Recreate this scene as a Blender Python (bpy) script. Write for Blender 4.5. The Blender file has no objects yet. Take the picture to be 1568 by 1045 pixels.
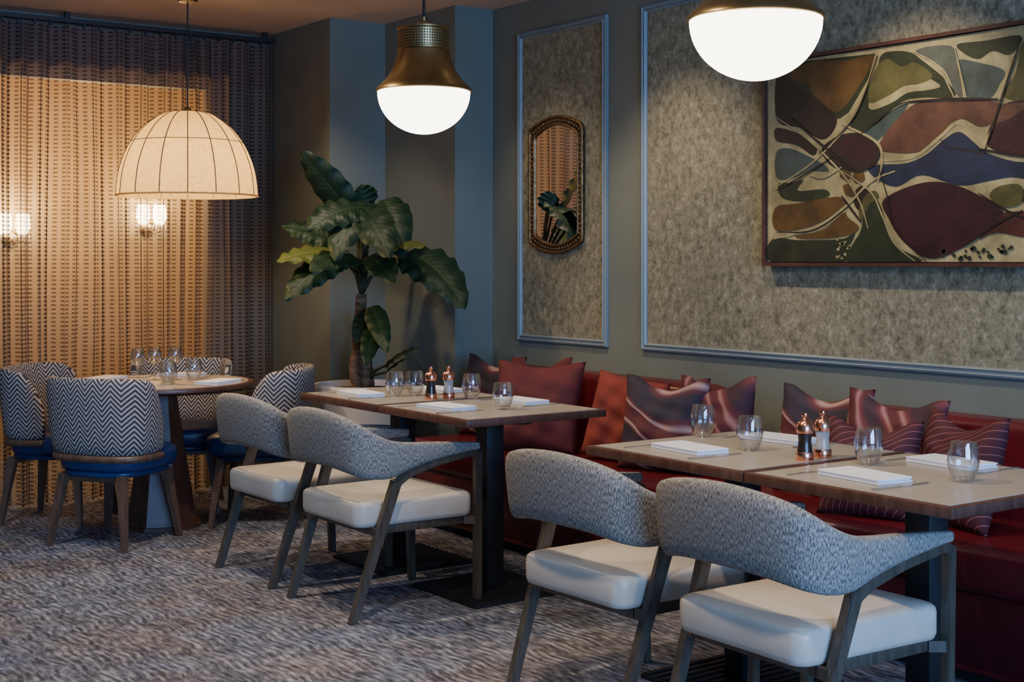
import bpy, bmesh, math, random
from mathutils import Vector, Matrix
from mathutils.geometry import tessellate_polygon
random.seed(4)
COL = bpy.context.scene.collection
pi = math.pi
# ---------------------------------------------------------------- survey helpers (metres)
F = Vector((.585, .811, 0)).normalized(); R = Vector((F.y, -F.x, 0)); CZ = 1.35; FP = 2128.
def P(px, py, d):
    v = d * (F + (px - 784) / FP * R); v.z = CZ + (400 - py) / FP * d
    return v
def onz(px, py, z): return P(px, py, FP * (CZ - z) / (py - 400))
def onx(px, py, x):
    r = F + (px - 784) / FP * R
    return P(px, py, x / r.x)
CEIL = 2.737; WX = 4.4
# ---------------------------------------------------------------- materials
def N(nt, typ, **kw):
    n = nt.nodes.new(typ)
    for k, v in kw.items(): setattr(n, k, v)
    return n
def setin(nt, sock, v):
    if isinstance(v, bpy.types.NodeSocket): nt.links.new(v, sock)
    elif isinstance(v, (tuple, list)):
        sock.default_value = tuple(v) + (1,) if len(v) == 3 and sock.type == 'RGBA' else v
    else: sock.default_value = v
def MA(nt, op, a, b=0.0, c=0.0):
    n = N(nt, 'ShaderNodeMath', operation=op)
    setin(nt, n.inputs[0], a); setin(nt, n.inputs[1], b); setin(nt, n.inputs[2], c)
    return n.outputs[0]
def MIX(nt, f, a, b):
    n = N(nt, 'ShaderNodeMix', data_type='RGBA')
    setin(nt, n.inputs[0], f); setin(nt, n.inputs[6], a); setin(nt, n.inputs[7], b)
    return n.outputs[2]
def TC(nt, which='Object', scale=(1, 1, 1), rot=(0, 0, 0)):
    t = N(nt, 'ShaderNodeTexCoord'); m = N(nt, 'ShaderNodeMapping')
    nt.links.new(t.outputs[which], m.inputs[0]); m.inputs['Scale'].default_value = scale
    m.inputs['Rotation'].default_value = rot
    return m.outputs[0]
def NOI(nt, vec, scale=5, detail=3, rough=.5, dist=0):
    n = N(nt, 'ShaderNodeTexNoise'); nt.links.new(vec, n.inputs['Vector'])
    n.inputs['Scale'].default_value = scale; n.inputs['Detail'].default_value = detail
    n.inputs['Roughness'].default_value = rough; n.inputs['Distortion'].default_value = dist
    return n.outputs[0]
def RAMP(nt, f, stops, interp='LINEAR'):
    n = N(nt, 'ShaderNodeValToRGB'); nt.links.new(f, n.inputs[0]); cr = n.color_ramp; cr.interpolation = interp
    while len(cr.elements) < len(stops): cr.elements.new(.5)
    for e, (p, c) in zip(cr.elements, stops): e.position = p; e.color = tuple(c) + (1,)
    return n.outputs[0]
def SEP(nt, vec):
    n = N(nt, 'ShaderNodeSeparateXYZ'); nt.links.new(vec, n.inputs[0]); return n.outputs
def BUMP(nt, bsdf, h, strength=.3, dist=.01):
    b = N(nt, 'ShaderNodeBump'); nt.links.new(h, b.inputs['Height'])
    b.inputs['Strength'].default_value = strength; b.inputs['Distance'].default_value = dist
    nt.links.new(b.outputs[0], bsdf.inputs['Normal'])
def new(name, col=(.5, .5, .5), rough=.5, metal=0, **kw):
    m = bpy.data.materials.new(name); m.use_nodes = True; nt = m.node_tree; b = nt.nodes['Principled BSDF']
    b.inputs['Base Color'].default_value = tuple(col) + (1,); b.inputs['Roughness'].default_value = rough
    b.inputs['Metallic'].default_value = metal
    for k, v in kw.items(): setin(nt, b.inputs[k.replace('_', ' ')], v)
    return m, nt, b
def noisy(name, c1, c2, scale=8, rough=.5, metal=0, coord='Object', sc=(1, 1, 1), bump=0, bscale=None, detail=4, lo=.35, hi=.65, **kw):
    m, nt, b = new(name, c1, rough, metal, **kw)
    v = TC(nt, coord, sc); n = NOI(nt, v, scale, detail, .6)
    nt.links.new(RAMP(nt, n, [(lo, c1), (hi, c2)]), b.inputs['Base Color'])
    if bump:
        BUMP(nt, b, NOI(nt, v, bscale or scale * 3, 4), bump)
    return m
def emis(name, col, s):
    m = bpy.data.materials.new(name); m.use_nodes = True; nt = m.node_tree; nt.nodes.clear()
    e = N(nt, 'ShaderNodeEmission'); o = N(nt, 'ShaderNodeOutputMaterial')
    e.inputs[0].default_value = tuple(col) + (1,); e.inputs[1].default_value = s
    nt.links.new(e.outputs[0], o.inputs[0]); return m

m_wall = noisy('wall_paint', (.14, .155, .125), (.155, .17, .14), 3, .6, bump=.05, bscale=120)
m_ceil = noisy('ceiling_paint', (.54, .41, .31), (.57, .44, .33), 2, .8)
m_mould = noisy('moulding_paint', (.17, .21, .22), (.20, .235, .245), 6, .4)
# wallpaper
m_paper, nt, b = new('textured_wallpaper', rough=.7)
v = TC(nt, 'Object', (1, 1, .85)); n1 = NOI(nt, v, 34, 8, .8, .2); n2 = NOI(nt, v, 5, 3)
c = RAMP(nt, n1, [(.38, (.08, .073, .042)), (.47, (.20, .182, .112)), (.56, (.285, .262, .17)), (.66, (.46, .42, .30))])
nt.links.new(MIX(nt, MA(nt, 'MULTIPLY', n2, .25), c, (.22, .20, .13)), b.inputs['Base Color']); BUMP(nt, b, n1, .6, .012)
# carpet
m_carpet, nt, b = new('woven_carpet', rough=.95)
v = TC(nt, 'Object', (1, 1, 1)); s = SEP(nt, v)
tri = MA(nt, 'ABSOLUTE', MA(nt, 'SUBTRACT', MA(nt, 'FRACT', MA(nt, 'MULTIPLY', s[1], 4)), .5))
zx = MA(nt, 'ADD', s[0], MA(nt, 'MULTIPLY', tri, .03))
cx_ = N(nt, 'ShaderNodeCombineXYZ'); nt.links.new(MA(nt, 'MULTIPLY', zx, 66), cx_.inputs[0]); nt.links.new(MA(nt, 'MULTIPLY', s[1], 16), cx_.inputs[1])
st = NOI(nt, cx_.outputs[0], 1, 2, .55, 0)
rows = MA(nt, 'SINE', MA(nt, 'MULTIPLY', zx, 2 * pi / .03))
cy_ = N(nt, 'ShaderNodeCombineXYZ'); nt.links.new(MA(nt, 'MULTIPLY', zx, 16), cy_.inputs[0]); nt.links.new(MA(nt, 'MULTIPLY', s[1], 3), cy_.inputs[1])
st2 = NOI(nt, cy_.outputs[0], 1, 3, .6, .2)
pat = NOI(nt, v, 1.5, 3, .6)
comb = MA(nt, 'ADD', MA(nt, 'ADD', MA(nt, 'MULTIPLY', st, .65), MA(nt, 'MULTIPLY', st2, .35)), MA(nt, 'MULTIPLY', rows, .04))
c1 = RAMP(nt, comb, [(.38, (.03, .034, .05)), (.47, (.085, .094, .128)), (.56, (.165, .177, .225)), (.66, (.31, .325, .385))])
c2 = RAMP(nt, comb, [(.38, (.038, .03, .032)), (.47, (.10, .085, .088)), (.56, (.185, .162, .16)), (.66, (.32, .29, .275))])
pf = RAMP(nt, pat, [(.42, (0, 0, 0)), (.62, (1, 1, 1))])
nt.links.new(MIX(nt, pf, c1, c2), b.inputs['Base Color']); BUMP(nt, b, st, .2, .005)
# curtain
m_curt = bpy.data.materials.new('sheer_woven_curtain'); m_curt.use_nodes = True; nt = m_curt.node_tree; nt.nodes.clear()
v = TC(nt, 'UV'); s = SEP(nt, v)
nz = NOI(nt, v, 40, 3)
cu = MA(nt, 'LESS_THAN', MA(nt, 'FRACT', MA(nt, 'DIVIDE', s[0], .055)), .5)
cv = MA(nt, 'LESS_THAN', MA(nt, 'FRACT', MA(nt, 'DIVIDE', MA(nt, 'ADD', s[1], MA(nt, 'MULTIPLY', nz, .008)), .023)), .45)
dash = MA(nt, 'MULTIPLY', cu, cv)
colr = MIX(nt, dash, (.34, .25, .185), (.08, .055, .048))
df = N(nt, 'ShaderNodeBsdfDiffuse'); tl = N(nt, 'ShaderNodeBsdfTranslucent'); tr = N(nt, 'ShaderNodeBsdfTransparent')
nt.links.new(colr, df.inputs[0]); nt.links.new(colr, tl.inputs[0])
mx = N(nt, 'ShaderNodeMixShader'); mx.inputs[0].default_value = .5; nt.links.new(df.outputs[0], mx.inputs[1]); nt.links.new(tl.outputs[0], mx.inputs[2])
mx2 = N(nt, 'ShaderNodeMixShader'); nt.links.new(MA(nt, 'ADD', .44, MA(nt, 'MULTIPLY', dash, .36)), mx2.inputs[0])
nt.links.new(tr.outputs[0], mx2.inputs[1]); nt.links.new(mx.outputs[0], mx2.inputs[2])
o = N(nt, 'ShaderNodeOutputMaterial'); nt.links.new(mx2.outputs[0], o.inputs[0])
# tweed
m_tweed, nt, b = new('grey_tweed', rough=.9)
v = TC(nt, 'UV', (1, 1, 1)); mp = N(nt, 'ShaderNodeMapping'); nt.links.new(v, mp.inputs[0]); mp.inputs['Scale'].default_value = (430, 85, 1)
n1 = NOI(nt, mp.outputs[0], 1, 3, .6)
nt.links.new(RAMP(nt, n1, [(.38, (.075, .067, .058)), (.5, (.225, .205, .178)), (.62, (.43, .395, .34))]), b.inputs['Base Color']); BUMP(nt, b, n1, .3, .004)
m_cream = noisy('cream_leather', (.56, .49, .39), (.62, .55, .45), 5, .36, bump=.04, bscale=150)
m_darkwood = noisy('dark_bronze_wood', (.055, .042, .03), (.092, .073, .053), 6, .38, sc=(8, 8, 1))
m_walnut = noisy('walnut_wood', (.06, .025, .015), (.105, .047, .03), 5, .35, sc=(9, 9, 1))
m_wleg = noisy('walnut_leg', (.085, .048, .03), (.14, .083, .055), 5, .35, sc=(9, 9, 1))
m_top = noisy('greige_laminate', (.36, .30, .235), (.41, .345, .27), 8, .3, sc=(1, 14, 1))
m_iron = noisy('black_iron', (.008, .008, .009), (.014, .014, .015), 8, .5, 0)
m_red = noisy('oxblood_leather', (.075, .005, .009), (.11, .008, .012), 3, .3, bump=.05, bscale=60)
m_redd = noisy('oxblood_leather_base', (.06, .004, .008), (.08, .005, .009), 3, .38)
m_blue = noisy('blue_leather', (.010, .028, .10), (.016, .042, .15), 4, .35)
m_white = noisy('napkin_linen', (.72, .72, .76), (.8, .8, .83), 30, .85, bump=.1, bscale=300)
m_steel = new('cutlery_steel', (.7, .7, .7), .22, 1)[0]
m_copper = new('polished_copper', (.85, .38, .24), .2, 1)[0]
m_brass = noisy('antique_brass', (.36, .25, .10), (.46, .33, .15), 6, .34, 1)
m_pepper = new('peppercorn_fill', (.02, .012, .01), .25)[0]
m_pot = noisy('cream_ceramic', (.66, .6, .52), (.72, .66, .58), 4, .5)
m_soil = noisy('potting_soil', (.05, .025, .015), (.15, .07, .04), 40, .95)
m_bark = noisy('fibrous_bark', (.09, .045, .022), (.27, .15, .075), 14, .9, sc=(1, 1, 3), bump=.6)
m_stem = noisy('green_stem', (.03, .045, .02), (.07, .07, .03), 10, .6)
# chevron
m_chev, nt, b = new('chevron_fabric', rough=.9)
v = TC(nt, 'UV'); s = SEP(nt, v)
zig = MA(nt, 'MULTIPLY', MA(nt, 'ABSOLUTE', MA(nt, 'SUBTRACT', MA(nt, 'FRACT', MA(nt, 'DIVIDE', s[0], .078)), .5)), .1)
f = MA(nt, 'LESS_THAN', MA(nt, 'FRACT', MA(nt, 'DIVIDE', MA(nt, 'ADD', s[1], zig), .024)), .52)
nt.links.new(MIX(nt, f, (.40, .36, .32), (.04, .034, .046)), b.inputs['Base Color'])
# glass (thin walled)
m_glass = bpy.data.materials.new('clear_glass'); m_glass.use_nodes = True; nt = m_glass.node_tree; nt.nodes.clear()
lw = N(nt, 'ShaderNodeLayerWeight'); lw.inputs[0].default_value = .35
g = N(nt, 'ShaderNodeBsdfGlossy'); g.inputs['Roughness'].default_value = .06; tr = N(nt, 'ShaderNodeBsdfTransparent')
tr.inputs[0].default_value = (.95, .96, .97, 1)
mx = N(nt, 'ShaderNodeMixShader'); nt.links.new(MA(nt, 'ADD', .07, MA(nt, 'MULTIPLY', lw.outputs['Facing'], .8)), mx.inputs[0])
nt.links.new(tr.outputs[0], mx.inputs[1]); nt.links.new(g.outputs[0], mx.inputs[2])
o = N(nt, 'ShaderNodeOutputMaterial'); nt.links.new(mx.outputs[0], o.inputs[0])
m_mirror = new('mirror_glass', (.92, .92, .92), .02, 1)[0]
# leaf
def leafmat(name, c1, c2, c3):
    m, nt, b = new(name, c1, .5, Specular_IOR_Level=.3)
    v = TC(nt, 'UV'); s = SEP(nt, v); av = MA(nt, 'ABSOLUTE', s[1])
    w = MA(nt, 'FRACT', MA(nt, 'MULTIPLY', MA(nt, 'SUBTRACT', s[0], MA(nt, 'MULTIPLY', av, .18)), 13))
    w = MA(nt, 'ABSOLUTE', MA(nt, 'SUBTRACT', w, .5))
    vein = MA(nt, 'GREATER_THAN', w, .465); rib = MA(nt, 'LESS_THAN', av, .03)
    nn = NOI(nt, v, 6, 3)
    cc = MIX(nt, nn, c1, c2); cc = MIX(nt, MA(nt, 'MAXIMUM', MA(nt, 'MULTIPLY', vein, .3), MA(nt, 'MULTIPLY', rib, .8)), cc, c3)
    nt.links.new(cc, b.inputs['Base Color']); BUMP(nt, b, w, .25, .006); return m
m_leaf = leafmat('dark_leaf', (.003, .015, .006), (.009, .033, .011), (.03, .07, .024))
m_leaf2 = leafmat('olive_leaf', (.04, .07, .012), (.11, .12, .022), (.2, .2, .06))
# shade fabric
m_shade = bpy.data.materials.new('linen_shade'); m_shade.use_nodes = True; nt = m_shade.node_tree; nt.nodes.clear()
v = TC(nt, 'Object', (1, 1, 1)); nn = NOI(nt, v, 60, 4, .7)
cs = RAMP(nt, nn, [(.3, (.54, .39, .15)), (.7, (.76, .59, .27))])
df = N(nt, 'ShaderNodeBsdfDiffuse'); tl = N(nt, 'ShaderNodeBsdfTranslucent'); nt.links.new(cs, df.inputs[0]); nt.links.new(cs, tl.inputs[0])
mx = N(nt, 'ShaderNodeMixShader'); mx.inputs[0].default_value = .5; nt.links.new(df.outputs[0], mx.inputs[1]); nt.links.new(tl.outputs[0], mx.inputs[2])
o = N(nt, 'ShaderNodeOutputMaterial'); nt.links.new(mx.outputs[0], o.inputs[0])
m_bowl = emis('opal_glass_lit', (1, .92, .78), 9)
m_bulb = emis('warm_bulb', (1, .7, .38), 12)
m_sconce = emis('lit_crystal', (1, .74, .40), 26)
# perforated brass band
m_perf, nt, b = new('perforated_brass', (.5, .35, .16), .3, 1)
v = TC(nt, 'UV'); s = SEP(nt, v)
a1 = MA(nt, 'SUBTRACT', MA(nt, 'FRACT', MA(nt, 'DIVIDE', s[0], .011)), .5); a2 = MA(nt, 'SUBTRACT', MA(nt, 'FRACT', MA(nt, 'DIVIDE', s[1], .011)), .5)
rr = MA(nt, 'ADD', MA(nt, 'MULTIPLY', a1, a1), MA(nt, 'MULTIPLY', a2, a2))
hole = MA(nt, 'LESS_THAN', rr, .075); nt.links.new(MIX(nt, hole, (.62, .46, .22), (.04, .025, .01)), b.inputs['Base Color'])
# pillows
def pillowmat(name, stops, scale, rough=.8, rot=0.6):
    m, nt, b = new(name, rough=rough)
    v = TC(nt, 'UV', (1, 1, 1), (0, 0, rot)); w = N(nt, 'ShaderNodeTexWave'); nt.links.new(v, w.inputs[0])
    w.inputs['Scale'].default_value = scale; w.inputs['Distortion'].default_value = 9; w.inputs['Detail'].default_value = 2; w.inputs['Detail Scale'].default_value = .8
    nt.links.new(RAMP(nt, w.outputs['Fac'], stops), b.inputs['Base Color']); return m
m_pk = pillowmat('marbled_pink_cushion', [(.1, (.035, .010, .018)), (.45, (.12, .018, .025)), (.72, (.30, .14, .13)), (.92, (.08, .011, .017))], .6)
m_pk2 = pillowmat('navy_pink_cushion', [(.25, (.018, .010, .022)), (.46, (.10, .017, .024)), (.64, (.40, .25, .23)), (.76, (.08, .010, .014))], .55, rot=1.1)
m_pr = noisy('rust_velvet', (.12, .012, .008), (.21, .026, .016), 6, .85, bump=.2, bscale=14)
m_pm = noisy('maroon_velvet', (.06, .005, .007), (.11, .010, .010), 5, .85, bump=.2, bscale=14)
m_pl, nt, b = new('wine_lined_cushion', rough=.8)
v = TC(nt, 'UV'); w = N(nt, 'ShaderNodeTexWave', wave_type='RINGS', rings_direction='SPHERICAL'); mp = N(nt, 'ShaderNodeMapping'); mp.inputs['Location'].default_value = (.15, .25, 0); nt.links.new(v, mp.inputs[0]); nt.links.new(mp.outputs[0], w.inputs[0]); w.inputs['Scale'].default_value = 4.5; w.inputs['Distortion'].default_value = 2.5; w.inputs['Detail Scale'].default_value = .6
nt.links.new(RAMP(nt, w.outputs['Fac'], [(.96, (.05, .0035, .009)), (.995, (.26, .08, .08))]), b.inputs['Base Color'])

# ---------------------------------------------------------------- mesh helpers
def mk(name, V, Fc, mat, uv=None, smooth=True, parent=None, loc=None, recalc=True):
    me = bpy.data.meshes.new(name); me.from_pydata([tuple(v) for v in V], [], Fc); me.update()
    me.materials.append(mat)
    if uv:
        l = me.uv_layers.new(name='UVMap')
        for lp in me.loops: l.data[lp.index].uv = uv[lp.vertex_index]
    if recalc:
        bm = bmesh.new(); bm.from_mesh(me); bmesh.ops.recalc_face_normals(bm, faces=bm.faces); bm.to_mesh(me); bm.free()
    if smooth:
        me.shade_smooth()
    o = bpy.data.objects.new(name, me); COL.objects.link(o)
    if parent: o.parent = parent
    if loc: o.location = loc
    return o
def inst(name, src, parent=None, loc=None, rotz=0):
    o = bpy.data.objects.new(name, src.data); COL.objects.link(o)
    if parent: o.parent = parent
    if loc is not None: o.location = loc
    o.rotation_euler = (0, 0, rotz)
    return o
def empty(name, loc=(0, 0, 0), rotz=0):
    o = bpy.data.objects.new(name, None); COL.objects.link(o); o.location = loc; o.rotation_euler = (0, 0, rotz); o.empty_display_size = .1
    return o
def boxes(name, bl, mat, bevel=0, parent=None, seg=2, smooth=False):
    """bl: list of (x0,x1,y0,y1,z0,z1)"""
    bm = bmesh.new()
    for (x0, x1, y0, y1, z0, z1) in bl:
        r = bmesh.ops.create_cube(bm, size=1)
        for v in r['verts']:
            v.co = Vector((x0 + (v.co.x + .5) * (x1 - x0), y0 + (v.co.y + .5) * (y1 - y0), z0 + (v.co.z + .5) * (z1 - z0)))
    if bevel: bmesh.ops.bevel(bm, geom=list(bm.edges), offset=bevel, segments=seg, profile=.5, affect='EDGES')
    me = bpy.data.meshes.new(name); bm.to_mesh(me); bm.free(); me.materials.append(mat)
    if smooth or bevel:
        me.shade_smooth()
        try: me.set_sharp_from_angle(angle=math.radians(40))
        except Exception: pass
    o = bpy.data.objects.new(name, me); COL.objects.link(o)
    if parent: o.parent = parent
    return o
def lathe(name, prof, mat, seg=40, parent=None, loc=None, smooth=True, rmod=None):
    V = []; U = []; Fc = []
    n = len(prof); L = 0
    for i, (r, z) in enumerate(prof):
        if i: L += math.hypot(r - prof[i - 1][0], z - prof[i - 1][1])
        for j in range(seg + 1):
            a = 2 * pi * j / seg; q = r * (rmod(a) if rmod else 1)
            V.append((q * math.cos(a), q * math.sin(a), z)); U.append((a * r, L))
    for i in range(n - 1):
        for j in range(seg):
            k = i * (seg + 1) + j; Fc.append((k, k + 1, k + seg + 2, k + seg + 1))
    me_o = mk(name, V, Fc, mat, U, smooth, parent, loc, recalc=False)
    bm = bmesh.new(); bm.from_mesh(me_o.data); bmesh.ops.remove_doubles(bm, verts=bm.verts, dist=1e-5)
    bmesh.ops.recalc_face_normals(bm, faces=bm.faces); bm.to_mesh(me_o.data); bm.free()
    if smooth:
        try: me_o.data.set_sharp_from_angle(angle=math.radians(50))
        except Exception: pass
    return me_o
def tube(pts, radii, seg=8):
    pts = [Vector(p) for p in pts]; V = []; Fc = []; n = len(pts)
    if not isinstance(radii, (list, tuple)): radii = [radii] * n
    ref = Vector((0, 0, 1))
    t0 = (pts[1] - pts[0]).normalized()
    if abs(t0.dot(ref)) > .9: ref = Vector((1, 0, 0))
    for i in range(n):
        t = (pts[min(i + 1, n - 1)] - pts[max(i - 1, 0)]).normalized()
        a = t.cross(ref).normalized(); b_ = t.cross(a).normalized()
        for j in range(seg):
            an = 2 * pi * j / seg; V.append(pts[i] + radii[i] * (math.cos(an) * a + math.sin(an) * b_))
    for i in range(n - 1):
        for j in range(seg):
            Fc.append((i * seg + j, i * seg + (j + 1) % seg, (i + 1) * seg + (j + 1) % seg, (i + 1) * seg + j))
    Fc.append(tuple(range(seg))[::-1]); Fc.append(tuple((n - 1) * seg + j for j in range(seg)))
    return V, Fc
def merge(parts):
    V = []; Fc = []
    for v, f in parts:
        k = len(V); V += list(v); Fc += [tuple(i + k for i in q) for q in f]
    return V, Fc
def catmull(pts, sub=6, closed=False):
    n = len(pts); out = []
    D = len(pts[0])
    rng = n if closed else n - 1
    for i in range(rng):
        p = [pts[(i + k) % n] if closed else pts[min(max(i + k, 0), n - 1)] for k in (-1, 0, 1, 2)]
        for s_ in range(sub):
            t = s_ / sub
            out.append(tuple(.5 * (2 * p[1][d] + (p[2][d] - p[0][d]) * t + (2 * p[0][d] - 5 * p[1][d] + 4 * p[2][d] - p[3][d]) * t * t + (3 * p[1][d] - p[0][d] - 3 * p[2][d] + p[3][d]) * t ** 3) for d in range(D)))
    if not closed: out.append(tuple(pts[-1]))
    return out
def prism(name, poly, z0, z1, mat, parent=None):
    n = len(poly); V = [(x, y, z0) for x, y in poly] + [(x, y, z1) for x, y in poly]
    Fc = [tuple(range(n))[::-1], tuple(range(n, 2 * n))] + [(i, (i + 1) % n, n + (i + 1) % n, n + i) for i in range(n)]
    return mk(name, V, Fc, mat, smooth=False, parent=parent)
def slab(name, foot, z0, z1, rad, dome, mat, parent=None, cx=0, cy=0):
    """soft upholstered cushion from a star-shaped footprint"""
    V = []; n = len(foot); rings = []
    def ring(scale_in, z):
        rr = []
        for (x, y) in foot:
            dx, dy = x - cx, y - cy; L = math.hypot(dx, dy); q = max(0, (L - scale_in)) / L
            rr.append((cx + dx * q, cy + dy * q, z))
        rings.append(rr)
    ring(rad * .9, z0); ring(rad * .3, z0 + rad * .25); ring(0, z0 + rad)
    ring(0, z1 - rad); ring(rad * .15, z1 - rad * .45); ring(rad * .55, z1 - rad * .12); ring(rad * 1.2, z1 + dome * .1)
    for k in (.15, .35, .6, .8):
        rr = [(cx + (x - cx) * (1 - k) * .95, cy + (y - cy) * (1 - k) * .95, z1 + dome * (1 - (1 - k) ** 2.4)) for x, y in foot]; rings.append(rr)
    for rr in rings: V += rr
    Fc = []
    for i in range(len(rings) - 1):
        for j in range(n): Fc.append((i * n + j, i * n + (j + 1) % n, (i + 1) * n + (j + 1) % n, (i + 1) * n + j))
    Fc.append(tuple(range(n))[::-1])
    c = len(V); V.append((cx, cy, z1 + dome)); b0 = (len(rings) - 1) * n
    for j in range(n): Fc.append((b0 + j, b0 + (j + 1) % n, c))
    return mk(name, V, Fc, mat, [(v[0], v[1]) for v in V], True, parent)
def superfoot(a, b, p, n=48, taper=0):
    out = []
    for i in range(n):
        t = 2 * pi * i / n; c, s_ = math.cos(t), math.sin(t)
        x = a * abs(c) ** (2 / p) * (1 if c >= 0 else -1); y = b * abs(s_) ** (2 / p) * (1 if s_ >= 0 else -1)
        out.append((x, y * (1 + taper * x / a)))
    return out
def rfoot(a, b, r, taper=0, n=7):
    """rounded rectangle footprint"""
    out = []
    for cx, cy, a0 in ((a - r, b - r, 0), (-a + r, b - r, pi / 2), (-a + r, -b + r, pi), (a - r, -b + r, 1.5 * pi)):
        for k in range(n):
            t = a0 + k / (n - 1) * pi / 2; x = cx + r * math.cos(t); y = cy + r * math.sin(t); out.append((x, y * (1 + taper * x / a)))
    q = []
    m = len(out)
    for i in range(m):
        A, B = out[i], out[(i + 1) % m]; q.append(A)
        if math.hypot(A[0] - B[0], A[1] - B[1]) > .06:
            for k in (.2, .4, .6, .8): q.append((A[0] + (B[0] - A[0]) * k, A[1] + (B[1] - A[1]) * k))
    return q
def ribbon_solid(path, mat, name, parent=None, nsec=14):
    """path rows: (x,y,zbot,ztop,thick,lean) -> solid upholstered shell following a plan curve"""
    V = []; U = []; Fc = []; n = len(path); L = 0
    for i, (x, y, zb, zt, th, ln) in enumerate(path):
        a = path[max(i - 1, 0)]; c = path[min(i + 1, n - 1)]
        t = Vector((c[0] - a[0], c[1] - a[1])).normalized(); nr = Vector((-t.y, t.x))   # points away from the sitter
        if i: L += math.hypot(x - path[i - 1][0], y - path[i - 1][1])
        for k in range(nsec):
            an = 2 * pi * k / nsec; cs, sn = math.cos(an), math.sin(an)
            p = 4.
            ox = th / 2 * abs(cs) ** (2 / 3.) * (1 if cs >= 0 else -1); oz = abs(sn) ** (2 / p) * (1 if sn >= 0 else -1)
            h = (oz + 1) / 2; z = zb + (zt - zb) * h
            off = ox + ln * h
            V.append((x + nr.x * off, y + nr.y * off, z)); U.append((L, z + (0.0 if cs > 0 else .003)))
    for i in range(n - 1):
        for k in range(nsec): Fc.append((i * nsec + k, i * nsec + (k + 1) % nsec, (i + 1) * nsec + (k + 1) % nsec, (i + 1) * nsec + k))
    Fc.append(tuple(range(nsec))[::-1]); Fc.append(tuple((n - 1) * nsec + k for k in range(nsec)))
    return mk(name, V, Fc, mat, U, True, parent)
def beam(p0, p1, w0, d0, w1=None, d1=None, xdir=Vector((1, 0, 0))):
    w1 = w1 or w0; d1 = d1 or d0; p0, p1 = Vector(p0), Vector(p1)
    a = xdir.normalized(); t = (p1 - p0).normalized(); b_ = t.cross(a).normalized()
    a = b_.cross(t).normalized()
    if abs(t.z) > .5:
        a = Vector((a.x, a.y, 0)).normalized(); b_ = Vector((-a.y, a.x, 0))
    V = []
    for p, w, d in ((p0, w0, d0), (p1, w1, d1)):
        for sx, sy in ((-1, -1), (1, -1), (1, 1), (-1, 1)): V.append(p + a * sx * w / 2 + b_ * sy * d / 2)
    return V, [(0, 1, 2, 3), (7, 6, 5, 4), (0, 4, 5, 1), (1, 5, 6, 2), (2, 6, 7, 3), (3, 7, 4, 0)]

# ---------------------------------------------------------------- room shell
boxes('floor', [(-2, 4.55, -3, 9.7, -.1, 0)], m_carpet)
boxes('ceiling', [(-2, 4.55, -3, 9.7, CEIL, CEIL + .1)], m_ceil)
boxes('wall_right', [(WX, WX + .15, -3, 6.28, 0, CEIL)], m_wall)
prism('wall_corner', [(4.55, 6.28), (4.15, 6.28), (4.15, 7.02), (3.786, 7.02), (3.786, 7.85), (4.55, 7.85)][::-1], 0, CEIL, m_wall)
boxes('wall_back', [(3.42, 4.55, 7.85, 7.95, 0, CEIL), (-2, 3.42, 7.85, 7.95, 2.38, CEIL)], m_wall)
boxes('wall_left', [(-2.15, -2, -3, 9.7, 0, CEIL)], m_wall)
m_warmwall = noisy('warm_plaster', (.50, .37, .20), (.57, .43, .25), 3, .8)
boxes('wall_adjoining', [(-2, 4.55, 9.6, 9.7, 0, CEIL), (4.45, 4.55, 7.95, 9.6, 0, CEIL)], m_warmwall)
boxes('wall_rear', [(-2, -.8, -3.1, -3, 0, CEIL), (3.2, 4.55, -3.1, -3, 0, CEIL), (-.8, 3.2, -3.1, -3, 0, .5), (-.8, 3.2, -3.1, -3, 2.5, CEIL)], m_wall)
boxes('window_1', [(-.8, 3.2, -3.08, -3.02, .5, .56), (-.8, 3.2, -3.08, -3.02, 2.44, 2.5), (-.8, -.74, -3.08, -3.02, .5, 2.5), (3.14, 3.2, -3.08, -3.02, .5, 2.5), (1.17, 1.23, -3.08, -3.02, .5, 2.5)], m_mould)
boxes('baseboard_right', [(WX - .015, WX, 6.12, 6.28, 0, .12)], m_mould)
boxes('baseboard_corner', [(4.15, 4.385, 6.265, 6.28, 0, .12), (4.135, 4.15, 6.28, 7.02, 0, .12), (3.786, 4.135, 7.005, 7.02, 0, .12), (3.771, 3.786, 7.02, 7.6, 0, .12)], m_mould)

def rect_path(y0, y1, z0, z1): return [(y0, z0), (y1, z0), (y1, z1), (y0, z1)]
def frame_sweep(name, path, sec, x, mat, parent=None, smooth=False):
    """closed path in (y,z) on wall plane x; section = (outward offset, stand-off from wall)"""
    n = len(path); V = []; Fc = []; m = len(sec)
    area = sum(path[i][0] * path[(i + 1) % n][1] - path[(i + 1) % n][0] * path[i][1] for i in range(n)); sg = 1 if area > 0 else -1
    for i in range(n):
        a = Vector(path[i - 1]); b_ = Vector(path[i]); c = Vector(path[(i + 1) % n])
        t1 = (b_ - a).normalized(); t2 = (c - b_).normalized()
        n1 = Vector((t1.y, -t1.x)) * sg; n2 = Vector((t2.y, -t2.x)) * sg; nn = (n1 + n2).normalized(); nn = nn / max(.3, nn.dot(n1))
        for (o_, h) in sec: V.append((x - h, b_.x + nn.x * o_, b_.y + nn.y * o_))
    for i in range(n):
        for k in range(m): 
            i2 = (i + 1) % n; k2 = (k + 1) % m; Fc.append((i * m + k, i2 * m + k, i2 * m + k2, i * m + k2))
    return mk(name, V, Fc, mat, smooth=smooth, parent=parent)
msec = [(0, 0), (0, .016), (-.008, .02), (-.013, .013), (-.02, .013), (-.026, .02), (-.034, .008), (-.034, 0)]
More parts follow.
